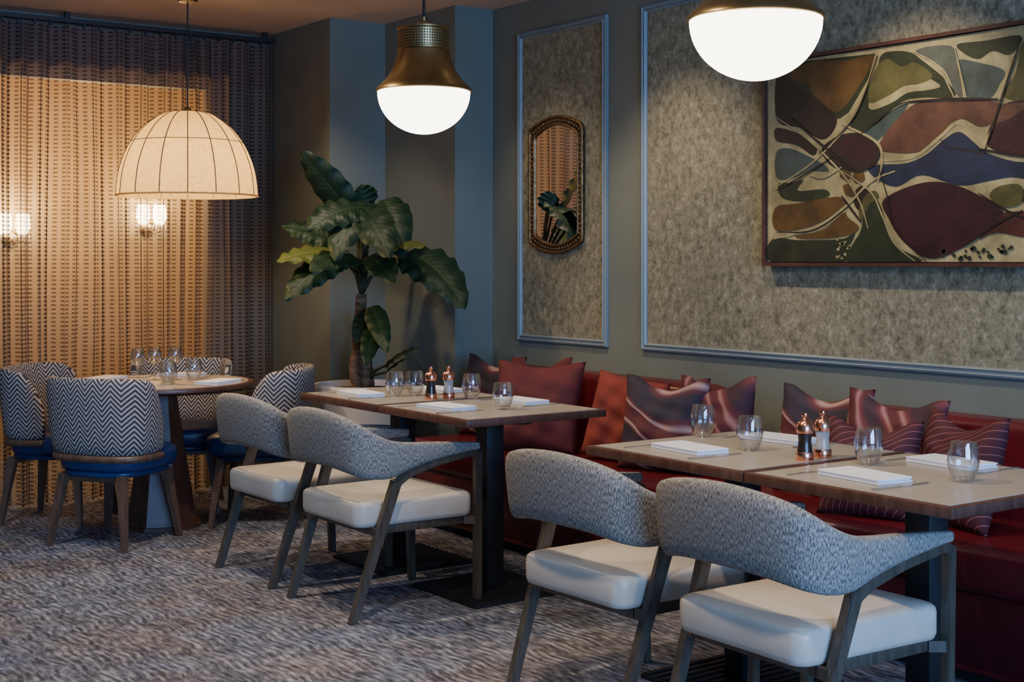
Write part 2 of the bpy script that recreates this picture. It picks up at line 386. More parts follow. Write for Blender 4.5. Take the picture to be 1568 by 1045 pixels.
for i, (y0, y1) in enumerate([(5.285, 6.03), (1.4, 5.025), (-1.6, 1.15)]):
    e = empty('trim_%d' % (i + 1), (0, 0, 0))
    boxes('wallpaper_panel', [(WX - .004, WX, y0 + .02, y1 - .02, .935, 2.555)], m_paper, parent=e)
    frame_sweep('moulding', rect_path(y0, y1, .925, 2.57), msec, WX, m_mould, e)

# curtain: gathered omega folds
def curtain(name, x0, x1, y, z0, z1):
    V = []; U = []; Fc = []; n = int((x1 - x0) / .0042); rows = 14; L = 0; prev = None; ph = 0
    xs = []
    for i in range(n + 1):
        x = x0 + (x1 - x0) * i / n; ph += 2 * pi * .0042 / (.125 + .03 * math.sin(x * 5.3) + .015 * math.sin(x * 13))
        yo = .046 * math.sin(ph) + .012 * math.sin(.5 * ph + 1)
        xo = .019 * math.sin(2 * ph + .4)
        if prev: L += math.hypot(x + xo - prev[0], yo - prev[1])
        prev = (x + xo, yo); xs.append((x, xo, yo, L))
    for k in range(rows + 1):
        t = k / rows; z = z0 + (z1 - z0) * t
        for (x, xo, yo, L) in xs:
            q = 1.05 - .25 * t
            V.append((min(x + xo * q + .006 * math.sin(z * 2 + x * 9), 3.772), y + yo * q + .004 * math.sin(x * 17 + z * 3), z)); U.append((L, z))
    w = n + 1
    for k in range(rows):
        for i in range(n): Fc.append((k * w + i, k * w + i + 1, (k + 1) * w + i + 1, (k + 1) * w + i))
    return mk(name, V, Fc, m_curt, U, True, recalc=False)
e = empty('window_curtain')
c = curtain('sheer_fabric', 1.2, 3.765, 7.71, .012, 2.665); c.parent = e
boxes('header_tape', [(1.2, 3.765, 7.772, 7.776, 2.42, 2.66)], noisy('header_tape_fabric', (.12, .08, .075), (.17, .12, .11), 20, .9), parent=e)
boxes('curtain_track', [(1.2, 3.775, 7.69, 7.73, 2.675, 2.70), (1.3, 1.33, 7.70, 7.72, 2.7, CEIL), (2.5, 2.53, 7.70, 7.72, 2.7, CEIL), (3.7, 3.73, 7.70, 7.72, 2.7, CEIL)], m_iron, parent=e)
gl = [(1.25 + .09 * i, 1.262 + .09 * i, 7.702, 7.718, 2.655, 2.68) for i in range(28)]
boxes('curtain_gliders', gl, m_iron, parent=e)

# sconces in the adjoining space
def sconce(loc):
    e = empty('wall_sconce', loc)
    lathe('backplate', [(0, 0), (.05, .0), (.055, .012), (.03, .03), (0, .035)], m_brass, 24, e).rotation_euler = (pi / 2, 0, 0)
    parts = []
    for sx in (-1, 1):
        parts.append(tube([(0, -.03, 0), (sx * .03, -.07, -.03), (sx * .06, -.09, -.02), (sx * .06, -.09, .03)], .006))
    V, Fc = merge(parts); mk('arms', V, Fc, m_brass, parent=e)
    for sx in (-1, 1):
        lathe('shade', [(.0, 0), (.03, 0), (.05, .05), (.045, .12), (.04, .14)], m_sconce, 20, e, (sx * .06, -.09, .03))
        pr = []
        for k in range(8):
            a = 2 * pi * k / 8; pr.append(tube([(sx * .06 + .05 * math.cos(a), -.09 + .05 * math.sin(a), .03), (sx * .06 + .05 * math.cos(a), -.09 + .05 * math.sin(a), -.05), (sx * .06 + .05 * math.cos(a), -.09 + .05 * math.sin(a), -.055)], [.005, .008, .001], 6))
        V, Fc = merge(pr); mk('crystal_drops', V, Fc, m_glass, parent=e)
sconce((3.70, 9.6, 1.58)); sconce((2.74, 9.6, 1.50))

# ---------------------------------------------------------------- banquette
e = empty('banquette_sofa')
boxes('base', [(3.76, 4.39, -1.2, 6.1, .05, .30)], m_redd, .01, e)
boxes('plinth', [(3.80, 4.385, -1.2, 6.08, 0, .05)], m_iron, 0, e)
boxes('front_piping', [(3.752, 3.765, -1.2, 6.1, .045, .062)], m_red, .004, e)
ys = [6.1, 5.2, 4.1, 3.0, 1.9, .8, -.2, -1.2]
boxes('seat_cushions', [(3.735, 4.30, ys[i + 1] + .002, ys[i] - .002, .295, .445) for i in range(len(ys) - 1)], m_red, .035, e, seg=5)
def back(name, y0, y1, r0, r1, top):
    pts = [(y0, .40), (y1, .40)]
    for k in range(9):
        a = k / 8 * pi / 2; pts.append((y1 - r1 + r1 * math.cos(a), top - r1 * .75 + r1 * .75 * math.sin(a)))
    for k in range(9):
        a = pi / 2 + k / 8 * pi / 2; pts.append((y0 + r0 + r0 * math.cos(a), top - r0 * .75 + r0 * .75 * math.sin(a)))
    bm = bmesh.new(); vs = [bm.verts.new((4.385, y, z)) for y, z in pts]; f = bm.faces.new(vs)
    r = bmesh.ops.extrude_face_region(bm, geom=[f]); 
    for v in r['geom']:
        if isinstance(v, bmesh.types.BMVert): v.co.x = 4.25 + .03 * (v.co.z - .4) * 1
    fr = [g for g in r['geom'] if isinstance(g, bmesh.types.BMFace)][0]
    bmesh.ops.bevel(bm, geom=list(fr.edges), offset=.035, segments=4, profile=.5, affect='EDGES')
    bmesh.ops.recalc_face_normals(bm, faces=bm.faces)
    me = bpy.data.meshes.new(name); bm.to_mesh(me); bm.free(); me.materials.append(m_red); me.shade_smooth()
    try: me.set_sharp_from_angle(angle=math.radians(40))
    except Exception: pass
    o = bpy.data.objects.new(name, me); COL.objects.link(o); o.parent = e
back('backrest_1', 4.27, 6.1, .28, .12, .80); back('backrest_2', -1.2, 3.86, .12, .28, .785)

# ---------------------------------------------------------------- throw pillows
def pillow(name, mat, loc, yaw, size=.42, th=.15, lean=.18, roll=0, dent=.05):
    n = 24; V = []; U = []; Fc = []
    for side in (1, -1):
        for i in range(n + 1):
            for j in range(n + 1):
                u = -1 + 2 * i / n; v = -1 + 2 * j / n
                edge = ((1 - abs(u) ** 2.6) * (1 - abs(v) ** 2.6))
                t = th / 2 * max(edge, 0) ** .55
                pu = u * size / 2 * (1 - .07 * (1 - v * v)); pv = v * size / 2 * (1 - .06 * (1 - u * u))
                d = dent * max(0, 1 - (u / .8) ** 2) ** 1.5 * max(0, (v + .2) / 1.2) ** 2
                t *= 1 - .45 * d / max(dent, .001)
                wr = (.006 * math.sin(u * 9 + v * 5) + .005 * math.sin(v * 13 - u * 4 + side)) * edge
                V.append((side * (t + wr), pu, pv - d + size / 2 * .95)); U.append((u * .5 + .5, v * .5 + .5))
    w = n + 1; q = w * w
    for i in range(n):
        for j in range(n):
            a = i * w + j; Fc.append((a, a + w, a + w + 1, a + 1)); Fc.append((q + a, q + a + 1, q + a + w + 1, q + a + w))
    o = mk(name, V, Fc, mat, U, True, recalc=False)
    bm = bmesh.new(); bm.from_mesh(o.data); bmesh.ops.remove_doubles(bm, verts=bm.verts, dist=1e-5); bmesh.ops.recalc_face_normals(bm, faces=bm.faces); bm.to_mesh(o.data); bm.free()
    o.matrix_world = Matrix.Translation(loc) @ Matrix.Rotation(yaw, 4, 'Z') @ Matrix.Rotation(lean, 4, 'Y') @ Matrix.Rotation(roll, 4, 'X')
    return o
SZ = .452
pillow('throw_pillow', m_pk2, (4.07, 5.86, SZ), .15, .43)
pillow('throw_pillow', m_pm, (4.08, 5.48, SZ), .1, .44, roll=-.05)
pillow('throw_pillow', m_pm, (3.91, 5.26, SZ), .55, .45, lean=.3, dent=.02)
pillow('throw_pillow', m_pr, (4.03, 4.80, SZ), .25, .40, lean=.25, dent=.0, roll=.12)
pillow('throw_pillow', m_pk2, (3.99, 4.46, SZ), .3, .42, lean=.2)
pillow('throw_pillow', m_pk, (4.09, 4.24, SZ), .05, .43, lean=.15, roll=-.05)
pillow('throw_pillow', m_pk2, (4.09, 3.66, SZ), .1, .43)
pillow('throw_pillow', m_pk, (4.06, 3.32, SZ), .1, .43, roll=.05)
pillow('throw_pillow', m_pl, (3.87, 3.24, SZ), .35, .36, lean=.3)
pillow('throw_pillow', m_pl, (3.97, 2.97, SZ), -.25, .40, lean=.25)

# ---------------------------------------------------------------- dining tables (square, cast-iron base)
def square_table(x0, x1, y0, y1):
    cx, cy = (x0 + x1) / 2, (y0 + y1) / 2; e = empty('dining_table', (cx, cy, 0))
    hx, hy = (x1 - x0) / 2, (y1 - y0) / 2 - .002
    boxes('wood_top', [(-hx, hx, -hy, hy, .72, .749)], m_walnut, .003, e)
    boxes('top_inlay', [(-hx + .022, hx - .022, -hy + .022, hy - .022, .748, .7505)], m_top, 0, e)
    boxes('column', [(-.042, .042, -.042, .042, .02, .715)], m_iron, .004, e)
    boxes('top_spider', [(-.25, .25, -.03, .03, .703, .72), (-.03, .03, -.25, .25, .703, .72)], m_iron, .003, e)
    sl = [(-.23, .23, -.23, .23, 0, .014)]
    for k in range(12): sl.append((-.225, .225, -.222 + k * .0385, -.204 + k * .0385, .014, .02))
    boxes('base_plate', sl, m_iron, 0, e)
square_table(2.92, 3.60, 5.02, 5.70); square_table(2.92, 3.60, 4.335, 5.015)
square_table(2.84, 3.56, 2.82, 3.53); square_table(2.84, 3.56, 2.11, 2.815)

# ---------------------------------------------------------------- armchairs
AC = {}
def build_armchair_meshes(e):
    half = [(.264, .262, .607, .637, .034, 0), (.18, .272, .602, .645, .042, 0), (.06, .28, .588, .655, .05, 0), (-.06, .284, .562, .663, .054, .002),
            (-.14, .284, .535, .674, .055, .006), (-.205, .279, .532, .70, .055, .012), (-.25, .258, .54, .735, .054, .018), (-.273, .22, .55, .76, .053, .022), (-.285, .13, .56, .778, .053, .028), (-.29, 0, .563, .786, .053, .03)]
    full = half + [(x, -y, a, b_, c_, d_) for (x, y, a, b_, c_, d_) in half[-2::-1]]
    full = full[::-1]
    path = catmull(full, 5)
    o = ribbon_solid(path, m_tweed, 'backrest_shell', e, 20); AC['backrest_shell'] = o
    foot = rfoot(.262, .243, .045, .03)
    AC['seat'] = slab('seat', foot, .345, .44, .02, .018, m_cream, e)
    AC['seat_frame'] = boxes('seat_frame', [(-.2, .235, -.232, -.205, .315, .348), (-.2, .235, .205, .232, .315, .348), (-.2, -.175, -.205, .205, .315, .348), (.21, .235, -.205, .205, .315, .348)], m_darkwood, .003, e)
    for i, sy in enumerate((-1, 1)):
        pts = [Vector((-.29, sy * .25, 0)), Vector((-.115, sy * .272, .515)), Vector((-.07, sy * .281, .548)), Vector((.05, sy * .281, .577)), Vector((.225, sy * .272, .600)), Vector((.264, sy * .264, .585)), Vector((.275, sy * .246, 0))]
        wid = [.032, .042, .038, .030, .028, .036, .030]; V = []; Fc = []
        for k, p in enumerate(pts):
            if k == 0: nrm = Vector((-1, 0, 0))
            elif k == len(pts) - 1: nrm = Vector((1, 0, 0))
            else:
                t = ((pts[k + 1] - p).normalized() + (p - pts[k - 1]).normalized()).normalized(); nrm = Vector((-t.z, 0, t.x))
            nrm.normalize(); w = wid[k] / 2; d = .015
            for a, b_ in ((-1, -1), (1, -1), (1, 1), (-1, 1)): V.append(p + nrm * a * w + Vector((0, 1, 0)) * b_ * d)
        for k in range(len(pts) - 1):
            for j in range(4): Fc.append((k * 4 + j, k * 4 + (j + 1) % 4, (k + 1) * 4 + (j + 1) % 4, (k + 1) * 4 + j))
        Fc.append((0, 1, 2, 3)); l = 4 * (len(pts) - 1); Fc.append((l + 3, l + 2, l + 1, l))
        o = mk('side_frame_%d' % (i + 1), V, Fc, m_darkwood, smooth=False, parent=e)
        bm = bmesh.new(); bm.from_mesh(o.data); bmesh.ops.bevel(bm, geom=list(bm.edges), offset=.003, segments=2, affect='EDGES'); bm.to_mesh(o.data); bm.free()
        AC['side_frame_%d' % (i + 1)] = o
    pr = []
    for sy in (-1, 1):
        pr.append(beam((-.185, sy * .225, .33), (-.185, sy * .268, .33), .03, .03)); pr.append(beam((.225, sy * .225, .33), (.268, sy * .256, .33), .03, .03, xdir=Vector((0, 0, 1))))
    V, Fc = merge(pr); AC['brackets'] = mk('brackets', V, Fc, m_darkwood, smooth=False, parent=e)
first = True
for (x, y, r) in [(2.83, 5.475, .02), (2.83, 4.785, 0), (2.83, 3.28, .015), (2.83, 2.575, -.02)]:
    e = empty('upholstered_armchair', (x, y, 0), r)
    if first: build_armchair_meshes(e); first = False
    else:
        for k, o in AC.items(): inst(k, o, e)

# ---------------------------------------------------------------- round table + chevron chairs
TX, TY = 2.70, 6.80
e = empty('round_dining_table', (TX, TY, 0))
lathe('wood_top', [(0, .70), (.44, .70), (.462, .712), (.465, .728), (.46, .735), (0, .735)], m_walnut, 72, e)
lathe('top_inlay', [(0, .734), (.435, .734), (.435, .7365), (0, .7365)], m_top, 72, e)
o = lathe('pedestal', [(0, .02), (.19, .02), (.185, .04), (.075, .70), (0, .70)], m_walnut, 8, e, smooth=False)
lathe('foot_plate', [(0, 0), (.21, 0), (.21, .02), (0, .02)], m_walnut, 8, e, smooth=False)
CH = {}
def build_chev(e):
    half = [(.03, .235, .45, .60, .04, .0), (-.03, .238, .44, .73, .05, .01), (-.085, .238, .44, .785, .055, .02), (-.14, .225, .44, .80, .055, .028), (-.18, .19, .44, .803, .055, .034), (-.205, .11, .44, .805, .055, .038), (-.213, 0, .44, .805, .055, .04)]
    full = half + [(x, -y, a, b_, c_, d_) for (x, y, a, b_, c_, d_) in half[-2::-1]]
    path = catmull(full[::-1], 5)
    CH['chevron_back'] = ribbon_solid(path, m_chev, 'chevron_back', e, 20)
    band = [(p[0], p[1], .405, .443, .05, 0) for p in path]
    CH['wood_band'] = ribbon_solid(band, m_wleg, 'wood_band', e, 8)
    CH['seat'] = slab('seat', [(x + .03, y) for x, y in superfoot(.24, .24, 3.2, 48)], .36, .455, .03, .022, m_blue, e, .03, 0)
    CH['seat_base'] = slab('seat_base', [(x + .01, y) for x, y in superfoot(.215, .215, 3, 48)], .335, .362, .01, 0, m_blue, e, .01, 0)
    pr = []
    for sx in (-1, 1):
        for sy in (-1, 1):
            pr.append(beam((sx * .17, sy * .165, .345), (sx * .215, sy * .215, 0), .045, .04, .024, .022))
    V, Fc = merge(pr); CH['legs'] = mk('legs', V, Fc, m_wleg, smooth=False, parent=e)
    V, Fc = merge([beam((-.16, -.15, .325), (-.16, .15, .325), .03, .03, xdir=Vector((0, 0, 1))), beam((.16, -.15, .325), (.16, .15, .325), .03, .03, xdir=Vector((0, 0, 1)))])
    CH['stretchers'] = mk('stretchers', V, Fc, m_wleg, smooth=False, parent=e)
first = True
for (x, y, dx, dy) in [(2.37, 6.55, .84, .54), (2.34, 7.30, .72, -.69), (2.98, 7.24, -.45, -.89), (3.17, 6.62, -.8, .6)]:
    e = empty('chevron_dining_chair', (x, y, 0), math.atan2(dy, dx))
    if first: build_chev(e); first = False
    else:
        for k, o in CH.items(): inst(k, o, e)

# ---------------------------------------------------------------- tableware
src = {}
def share(name, loc, rotz, builder):
    if name not in src:
        o = builder(); src[name] = o; o.location = loc; o.rotation_euler = (0, 0, rotz)
    else: inst(name, src[name], None, loc, rotz)
def glass():
    p = [(0, 0), (.024, 0), (.026, .004), (.030, .010), (.040, .035), (.043, .055), (.040, .085), (.035, .108), (.0335, .108), (.0385, .085), (.0415, .055), (.038, .034), (.028, .012), (0, .010)]
    return lathe('wine_tumbler', p, m_glass, 32)
def stemglass():
    p = [(0, 0), (.034, 0), (.034, .002), (.008, .006), (.004, .012), (.004, .075), (.012, .083), (.030, .10), (.036, .125), (.032, .155), (.028, .172), (.0268, .172), (.031, .154), (.0345, .125), (.028, .102), (.010, .087), (0, .085)]
    return lathe('wine_glass', p, m_glass, 28)
def napkin():
    bm = bmesh.new()
    for z0, z1, q in ((0, .005, 0), (.005, .010, .003), (.010, .015, .001)):
        r = bmesh.ops.create_cube(bm, size=1)
        for v in r['verts']:
            v.co = Vector((v.co.x * (.13 - q), v.co.y * (.235 - q * 2) + q, z0 + (v.co.z + .5) * (z1 - z0)))
    bmesh.ops.bevel(bm, geom=list(bm.edges), offset=.0018, segments=2, affect='EDGES')
    me = bpy.data.meshes.new('napkin'); bm.to_mesh(me); bm.free(); me.materials.append(m_white)
    o = bpy.data.objects.new('folded_napkin', me); COL.objects.link(o); return o
def flat(poly, h=.0025):
    n = len(poly)
    V = [(x, y, 0) for x, y in poly] + [(x, y, h) for x, y in poly]
    return V, [tuple(range(n))[::-1], tuple(range(n, 2 * n))] + [(i, (i + 1) % n, n + (i + 1) % n, n + i) for i in range(n)]
def fork():
    pr = [flat([(-.10, -.007), (.03, -.003), (.03, .003), (-.10, .007)]), flat([(.03, -.003), (.05, -.012), (.062, -.012), (.062, .012), (.05, .012), (.03, .003)])]
    for k in range(4): pr.append(flat([(.062, -.012 + k * .0069), (.10, -.0112 + k * .0069), (.10, -.0088 + k * .0069), (.062, -.0085 + k * .0069)]))
    V, Fc = merge(pr); return mk('table_fork', V, Fc, m_steel, smooth=False)
def knife():
    pr = [flat([(-.11, -.007), (0, -.0045), (0, .0045), (-.11, .007)], .005), flat([(0, -.0045), (.03, -.009), (.09, -.009), (.115, .002), (.1, .006), (0, .0045)])]
    V, Fc = merge(pr); return mk('table_knife', V, Fc, m_steel, smooth=False)
def mill(name, body, loc):
    e = empty(name, loc)
    lathe('copper_base', [(0, 0), (.026, 0), (.027, .003), (.027, .022), (.025, .026), (0, .026)], m_copper, 28, e)
    lathe('body', [(0, .026), (.0235, .026), (.020, .05), (.0195, .06), (.022, .082), (0, .082)], body, 28, e)
    lathe('copper_cap', [(0, .082), (.025, .082), (.0262, .088), (.0258, .102), (.021, .114), (.012, .121), (.006, .124), (.005, .128), (.0085, .131), (.010, .136), (.0085, .142), (0, .145)], m_copper, 28, e)
m_salt = new('salt_acrylic', (.6, .57, .55), .12, 0, Transmission_Weight=.5)[0]
T = .7508
for px, py in [(1076, 669), (1148, 690), (1330, 712), (1475, 738), (605, 607), (635, 606), (722, 611), (770, 627)]:
    v = onz(px, py, T); share('wine_tumbler', (v.x, v.y, T), 0, glass)
for x, y, d in [(3.03, 3.24, 1), (3.03, 2.54, 1), (3.44, 3.24, -1), (3.44, 2.56, -1), (3.09, 5.44, 1), (3.09, 4.74, 1), (3.48, 5.40, -1), (3.48, 4.76, -1)]:
    share('folded_napkin', (x, y, T), random.uniform(-.12, .12), napkin)
    kx = x - .035 if d > 0 else x
    share('table_knife', (kx, y - d * .155, T), (0 if d > 0 else pi) + random.uniform(-.03, .03), knife)
    share('table_fork', (kx, y + d * .155, T), (0 if d > 0 else pi) + random.uniform(-.03, .03), fork)
mill('pepper_mill', m_pepper, (3.16, 2.875, T)); mill('salt_mill', m_salt, (3.25, 2.885, T))
mill('pepper_mill', m_pepper, (3.235, 5.085, T)); mill('salt_mill', m_salt, (3.32, 5.075, T))
TR = .7368
for a in (212, 305, 50, 128):
    a = math.radians(a); x, y = TX + .33 * math.cos(a), TY + .33 * math.sin(a)
    share('folded_napkin', (x, y, TR), a, napkin)
    for sg, nm, bd in ((1, 'table_knife', knife), (-1, 'table_fork', fork)):
        share(nm, (x - sg * .155 * math.sin(a) - .05 * math.cos(a), y + sg * .155 * math.cos(a) - .05 * math.sin(a), TR), a + pi, bd)
for a, r, k in ((258, .2, 0), (275, .06, 0), (20, .09, 1), (95, .08, 1), (170, .12, 1), (358, .17, 0)):
    a = math.radians(a); share('wine_glass' if k else 'wine_tumbler', (TX + r * math.cos(a), TY + r * math.sin(a), TR), 0, stemglass if k else glass)

# ---------------------------------------------------------------- pendants
def bowl_pendant(loc):
    e = empty('brass_pendant_lamp', loc)
    lathe('opal_bowl', [(.192 * math.cos(a), -.175 * math.sin(a)) for a in [i / 16 * pi / 2 for i in range(16)]] + [(0, -.175)], m_bowl, 56, e)
    lathe('brass_bell', [(.0, .004), (.196, .0), (.2, .004), (.198, .012), (.178, .030), (.155, .055), (.135, .085), (.120, .118), (.110, .150), (.106, .172), (.0, .173)], m_brass, 56, e)
    lathe('perforated_collar', [(.1065, .172), (.1065, .262)], m_perf, 56, e)
    lathe('collar_rings', [(.107, .17), (.111, .173), (.111, .18), (.107, .183)], m_brass, 48, e)
    lathe('collar_cap', [(.107, .255), (.111, .258), (.111, .265), (.105, .268), (.03, .272), (.026, .29), (.012, .295), (.012, .31), (0, .31)], m_brass, 48, e)
    h = CEIL - loc[2]
    lathe('rod', [(.006, .305), (.006, h - .02)], m_iron, 12, e)
    lathe('ceiling_canopy', [(0, h - .04), (.05, h - .035), (.06, h), (0, h)], m_brass, 32, e)
p1 = P(649, 140, 5.75); p2 = P(1157, 33, 4.04)
bowl_pendant((p1.x, p1.y, 2.05)); bowl_pendant((p2.x, p2.y, 2.05))

LX, LY, LZ = 2.735, 6.55, 1.675
e = empty('dome_pendant_lamp', (LX, LY, LZ))
prof = catmull([(.345, 0), (.340, .06), (.328, .13), (.305, .20), (.27, .27), (.215, .34), (.15, .39), (.10, .412), (.02, .42)], 4)
def gore(a): return 1 - .022 * (abs(math.sin(a * 8)) ** .8)
lathe('linen_dome', prof, m_shade, 128, e, rmod=gore, smooth=True)
m_rib = new('shade_rib', (.13, .07, .03), .7)[0]
pr = []
for k in range(16):
    a = pi * k / 8; pr.append(tube([((r + .0005) * math.cos(a), (r + .0005) * math.sin(a), z) for r, z in prof], .0024, 6))
def ringt(r, z, rad, n=96): 
    V, Fc = [], []
    for i in range(n):
        a = 2 * pi * i / n; g = gore(a)
        for j in range(6):
            b_ = 2 * pi * j / 6; V.append(((r * g + rad * math.cos(b_)) * math.cos(a), (r * g + rad * math.cos(b_)) * math.sin(a), z + rad * math.sin(b_)))
    for i in range(n):
        for j in range(6): Fc.append((i * 6 + j, ((i + 1) % n) * 6 + j, ((i + 1) % n) * 6 + (j + 1) % 6, i * 6 + (j + 1) % 6))
    return V, Fc
pr.append(ringt(.272, .267, .002)); 
V, Fc = merge(pr); mk('ribs', V, Fc, m_rib, parent=e)
V, Fc = merge([ringt(.346, .0, .005)]); mk('rim_trim', V, Fc, m_shade, parent=e)
lathe('bulb', [(0, .1), (.03, .115), (.04, .15), (.03, .185), (.015, .21), (0, .215)], m_bulb, 20, e)
lathe('cord', [(.004, .21), (.004, CEIL - LZ - .02)], m_iron, 10, e)
lathe('top_finial', [(0, .445), (.012, .44), (.02, .425), (.02, .418)], m_brass, 20, e)
lathe('ceiling_canopy', [(0, CEIL - LZ - .10), (.045, CEIL - LZ - .098), (.05, CEIL - LZ - .09), (.05, CEIL - LZ), (0, CEIL - LZ)], m_brass, 32, e)

# ---------------------------------------------------------------- mirror
MY, MZ = 5.692, 1.745
e = empty('wall_mirror')
def arcpath(a, h):
    hs = h - .095
    top = catmull([(a, hs), (a * .97, hs + .034), (a * .82, hs + .055), (a * .45, hs + .083), (0, h), (-a * .45, hs + .083), (-a * .82, hs + .055), (-a * .97, hs + .034), (-a, hs)], 4)
    bot = [(-x, -y) for x, y in top]
    return [(MY + x, MZ + y) for x, y in top + bot]
m_gold = noisy('antique_gold', (.12, .075, .035), (.30, .19, .09), 40, .45, .9)
m_dgold = noisy('dark_gilt', (.04, .026, .015), (.09, .055, .03), 30, .5, .6)
XW = WX - .004
po = arcpath(.225, .355); pin = arcpath(.180, .308)
frame_sweep('outer_frame', po, [(0, 0), (.004, .014), (0, .022), (-.008, .022), (-.012, .014), (-.012, 0)], XW, m_gold, e, True)
frame_sweep('mid_band', arcpath(.214, .344), [(0, 0), (0, .014), (-.024, .012), (-.024, 0)], XW, m_dgold, e)
frame_sweep('inner_frame', arcpath(.192, .321), [(0, 0), (0, .018), (-.006, .022), (-.014, .014), (-.014, 0)], XW, m_gold, e, True)
def along(path, step):
    out = []; n = len(path); acc = 0
    for i in range(n):
        a = Vector(path[i]); b_ = Vector(path[(i + 1) % n]); L = (b_ - a).length; t = acc
        while t < L: out.append(a + (b_ - a) * t / L); t += step
        acc = t - L
    return out
bm = bmesh.new()
for q in along(arcpath(.203, .333), .024):
    bmesh.ops.create_icosphere(bm, subdivisions=2, radius=.0075, matrix=Matrix.Translation((XW - .014, q.x, q.y)))
me = bpy.data.meshes.new('beads'); bm.to_mesh(me); bm.free(); me.materials.append(m_gold); me.shade_smooth()
o = bpy.data.objects.new('beads', me); COL.objects.link(o); o.parent = e
n = len(pin); V = [(XW - .008, y, z) for y, z in pin] + [(XW, y, z) for y, z in pin]
mk('mirror_glass', V, [tuple(range(n)), tuple(range(n, 2 * n))[::-1]] + [(i, (i + 1) % n, n + (i + 1) % n, n + i) for i in range(n)], m_mirror, smooth=False, parent=e)

# ---------------------------------------------------------------- painting
e = empty('framed_painting')
Y0, Y1, Z0, Z1 = 2.80, 4.18, 1.345, 2.19
m_frame = noisy('painting_frame_wood', (.05, .02, .015), (.09, .035, .025), 8, .4)
boxes('stretcher', [(WX - .04, WX - .006, Y0, Y1, Z0, Z1)], m_frame, 0, e)
frame_sweep('frame', rect_path(Y0 - .004, Y1 + .004, Z0 - .004, Z1 + .004), [(.012, .006), (.012, .056), (-.002, .056), (-.002, .006)], WX, m_frame, e)
pc = {}
def paint(c):
    if c not in pc:
        pc[c] = noisy('oil_paint_%d' % len(pc), tuple(k * .5 for k in c), tuple(min(1, k * 1.05) for k in c), 9, .5, bump=.12, bscale=50)
    return pc[c]
CREAM = (.36, .30, .14); OLV = (.085, .078, .022); DOL = (.022, .027, .012); BRN = (.10, .05, .012); DBR = (.020, .010, .007); TEAL = (.045, .066, .056); GRN = (.021, .029, .011)
TER = (.10, .042, .024); BLU = (.014, .02, .045); MAR = (.035, .006, .010); RUST = (.07, .018, .012); GRY = (.08, .09, .07); LIN = (.014, .008, .007)
layer = [0]
XP = WX - .0405
def toyz(p):
    v = onx(min(p[0], 1631), p[1], XP); return (min(max(v.y, Y0 + .002), Y1 - .002), min(max(v.z, Z0 + .002), Z1 - .002))
def dedupe(q):
    out = []
    for p in q:
        if not out or math.hypot(p[0] - out[-1][0], p[1] - out[-1][1]) > 8e-4: out.append(p)
    while len(out) > 3 and math.hypot(out[0][0] - out[-1][0], out[0][1] - out[-1][1]) < 8e-4: out.pop()
    return out
def shape(c, pts, smooth=True, bump=True):
    if bump: layer[0] += 1
    q = catmull(pts, 5, True) if smooth else pts
    q = dedupe([toyz(p) for p in q]); x = XP - .00012 * layer[0]
    tris = tessellate_polygon([[Vector((y, z, 0)) for y, z in q]])
    V = [(x, y, z) for y, z in q]
    mk('painted_shape', V, [tuple(t) for t in tris], paint(c), smooth=False, parent=e)
def stroke(c, pts, w):
    layer[0] += 1; q = dedupe([toyz(p) for p in catmull(pts, 8)]); x = XP - .00012 * layer[0]; V = []; Fc = []; n = len(q)
    for i, p in enumerate(q):
        a = Vector(q[max(i - 1, 0)]); b_ = Vector(q[min(i + 1, n - 1)]); t = (b_ - a)
        t = t.normalized() if t.length > 1e-6 else Vector((1, 0)); nr = Vector((-t.y, t.x)); ww = w / 2 * (.45 + .55 * math.sin(pi * min(max(i / (n - 1), .08), .92)))
        for sg in (-1, 1): V.append((x, min(max(p[0] + nr.x * ww * sg, Y0 + .002), Y1 - .002), min(max(p[1] + nr.y * ww * sg, Z0 + .002), Z1 - .002)))
    for i in range(n - 1): Fc.append((2 * i, 2 * i + 1, 2 * i + 3, 2 * i + 2))
    mk('painted_stroke', V, Fc, paint(c), smooth=False, parent=e)
shape(CREAM, [(1150, 60), (1631, -20), (1631, 440), (1150, 440)], False)
shape(GRN, [(1190, 98), (1340, 82), (1330, 120), (1300, 172), (1286, 182), (1240, 182), (1190, 172)], False)
shape(BRN, [(1238, 130), (1262, 96), (1300, 92), (1338, 86), (1318, 128), (1286, 170), (1262, 160)])
shape(BRN, [(1210, 104), (1232, 98), (1262, 92), (1256, 118), (1232, 128), (1214, 120)])
shape(DBR, [(1190, 116), (1214, 128), (1248, 152), (1282, 182), (1262, 214), (1225, 196), (1190, 184)])
shape(GRN, [(1352, 82), (1390, 79), (1412, 92), (1448, 122), (1462, 148), (1408, 150), (1378, 158), (1346, 188), (1322, 204), (1302, 192), (1320, 150), (1342, 110)])
shape(CREAM, [(1342, 112), (1362, 98), (1380, 110), (1400, 104), (1424, 120), (1440, 132), (1420, 138), (1390, 142), (1368, 156), (1338, 168), (1330, 160), (1342, 138)])
shape(OLV, [(1342, 104), (1360, 90), (1380, 102), (1402, 96), (1428, 116), (1410, 128), (1385, 132), (1362, 146), (1334, 158), (1330, 140)])
shape(TEAL, [(1318, 206), (1346, 188), (1372, 166), (1392, 158), (1372, 186), (1340, 218)])
shape(GRY, [(1402, 78), (1456, 70), (1466, 100), (1474, 148), (1462, 140), (1444, 104)])
shape(TEAL, [(1468, 92), (1500, 96), (1538, 108), (1530, 130), (1516, 150), (1484, 150), (1474, 118)])
shape(GRN, [(1466, 68), (1510, 62), (1561, 54), (1560, 70), (1545, 84), (1520, 78), (1500, 90), (1480, 84)])
shape(OLV, [(1572, 60), (1631, 50), (1631, 150), (1540, 150), (1556, 110)])
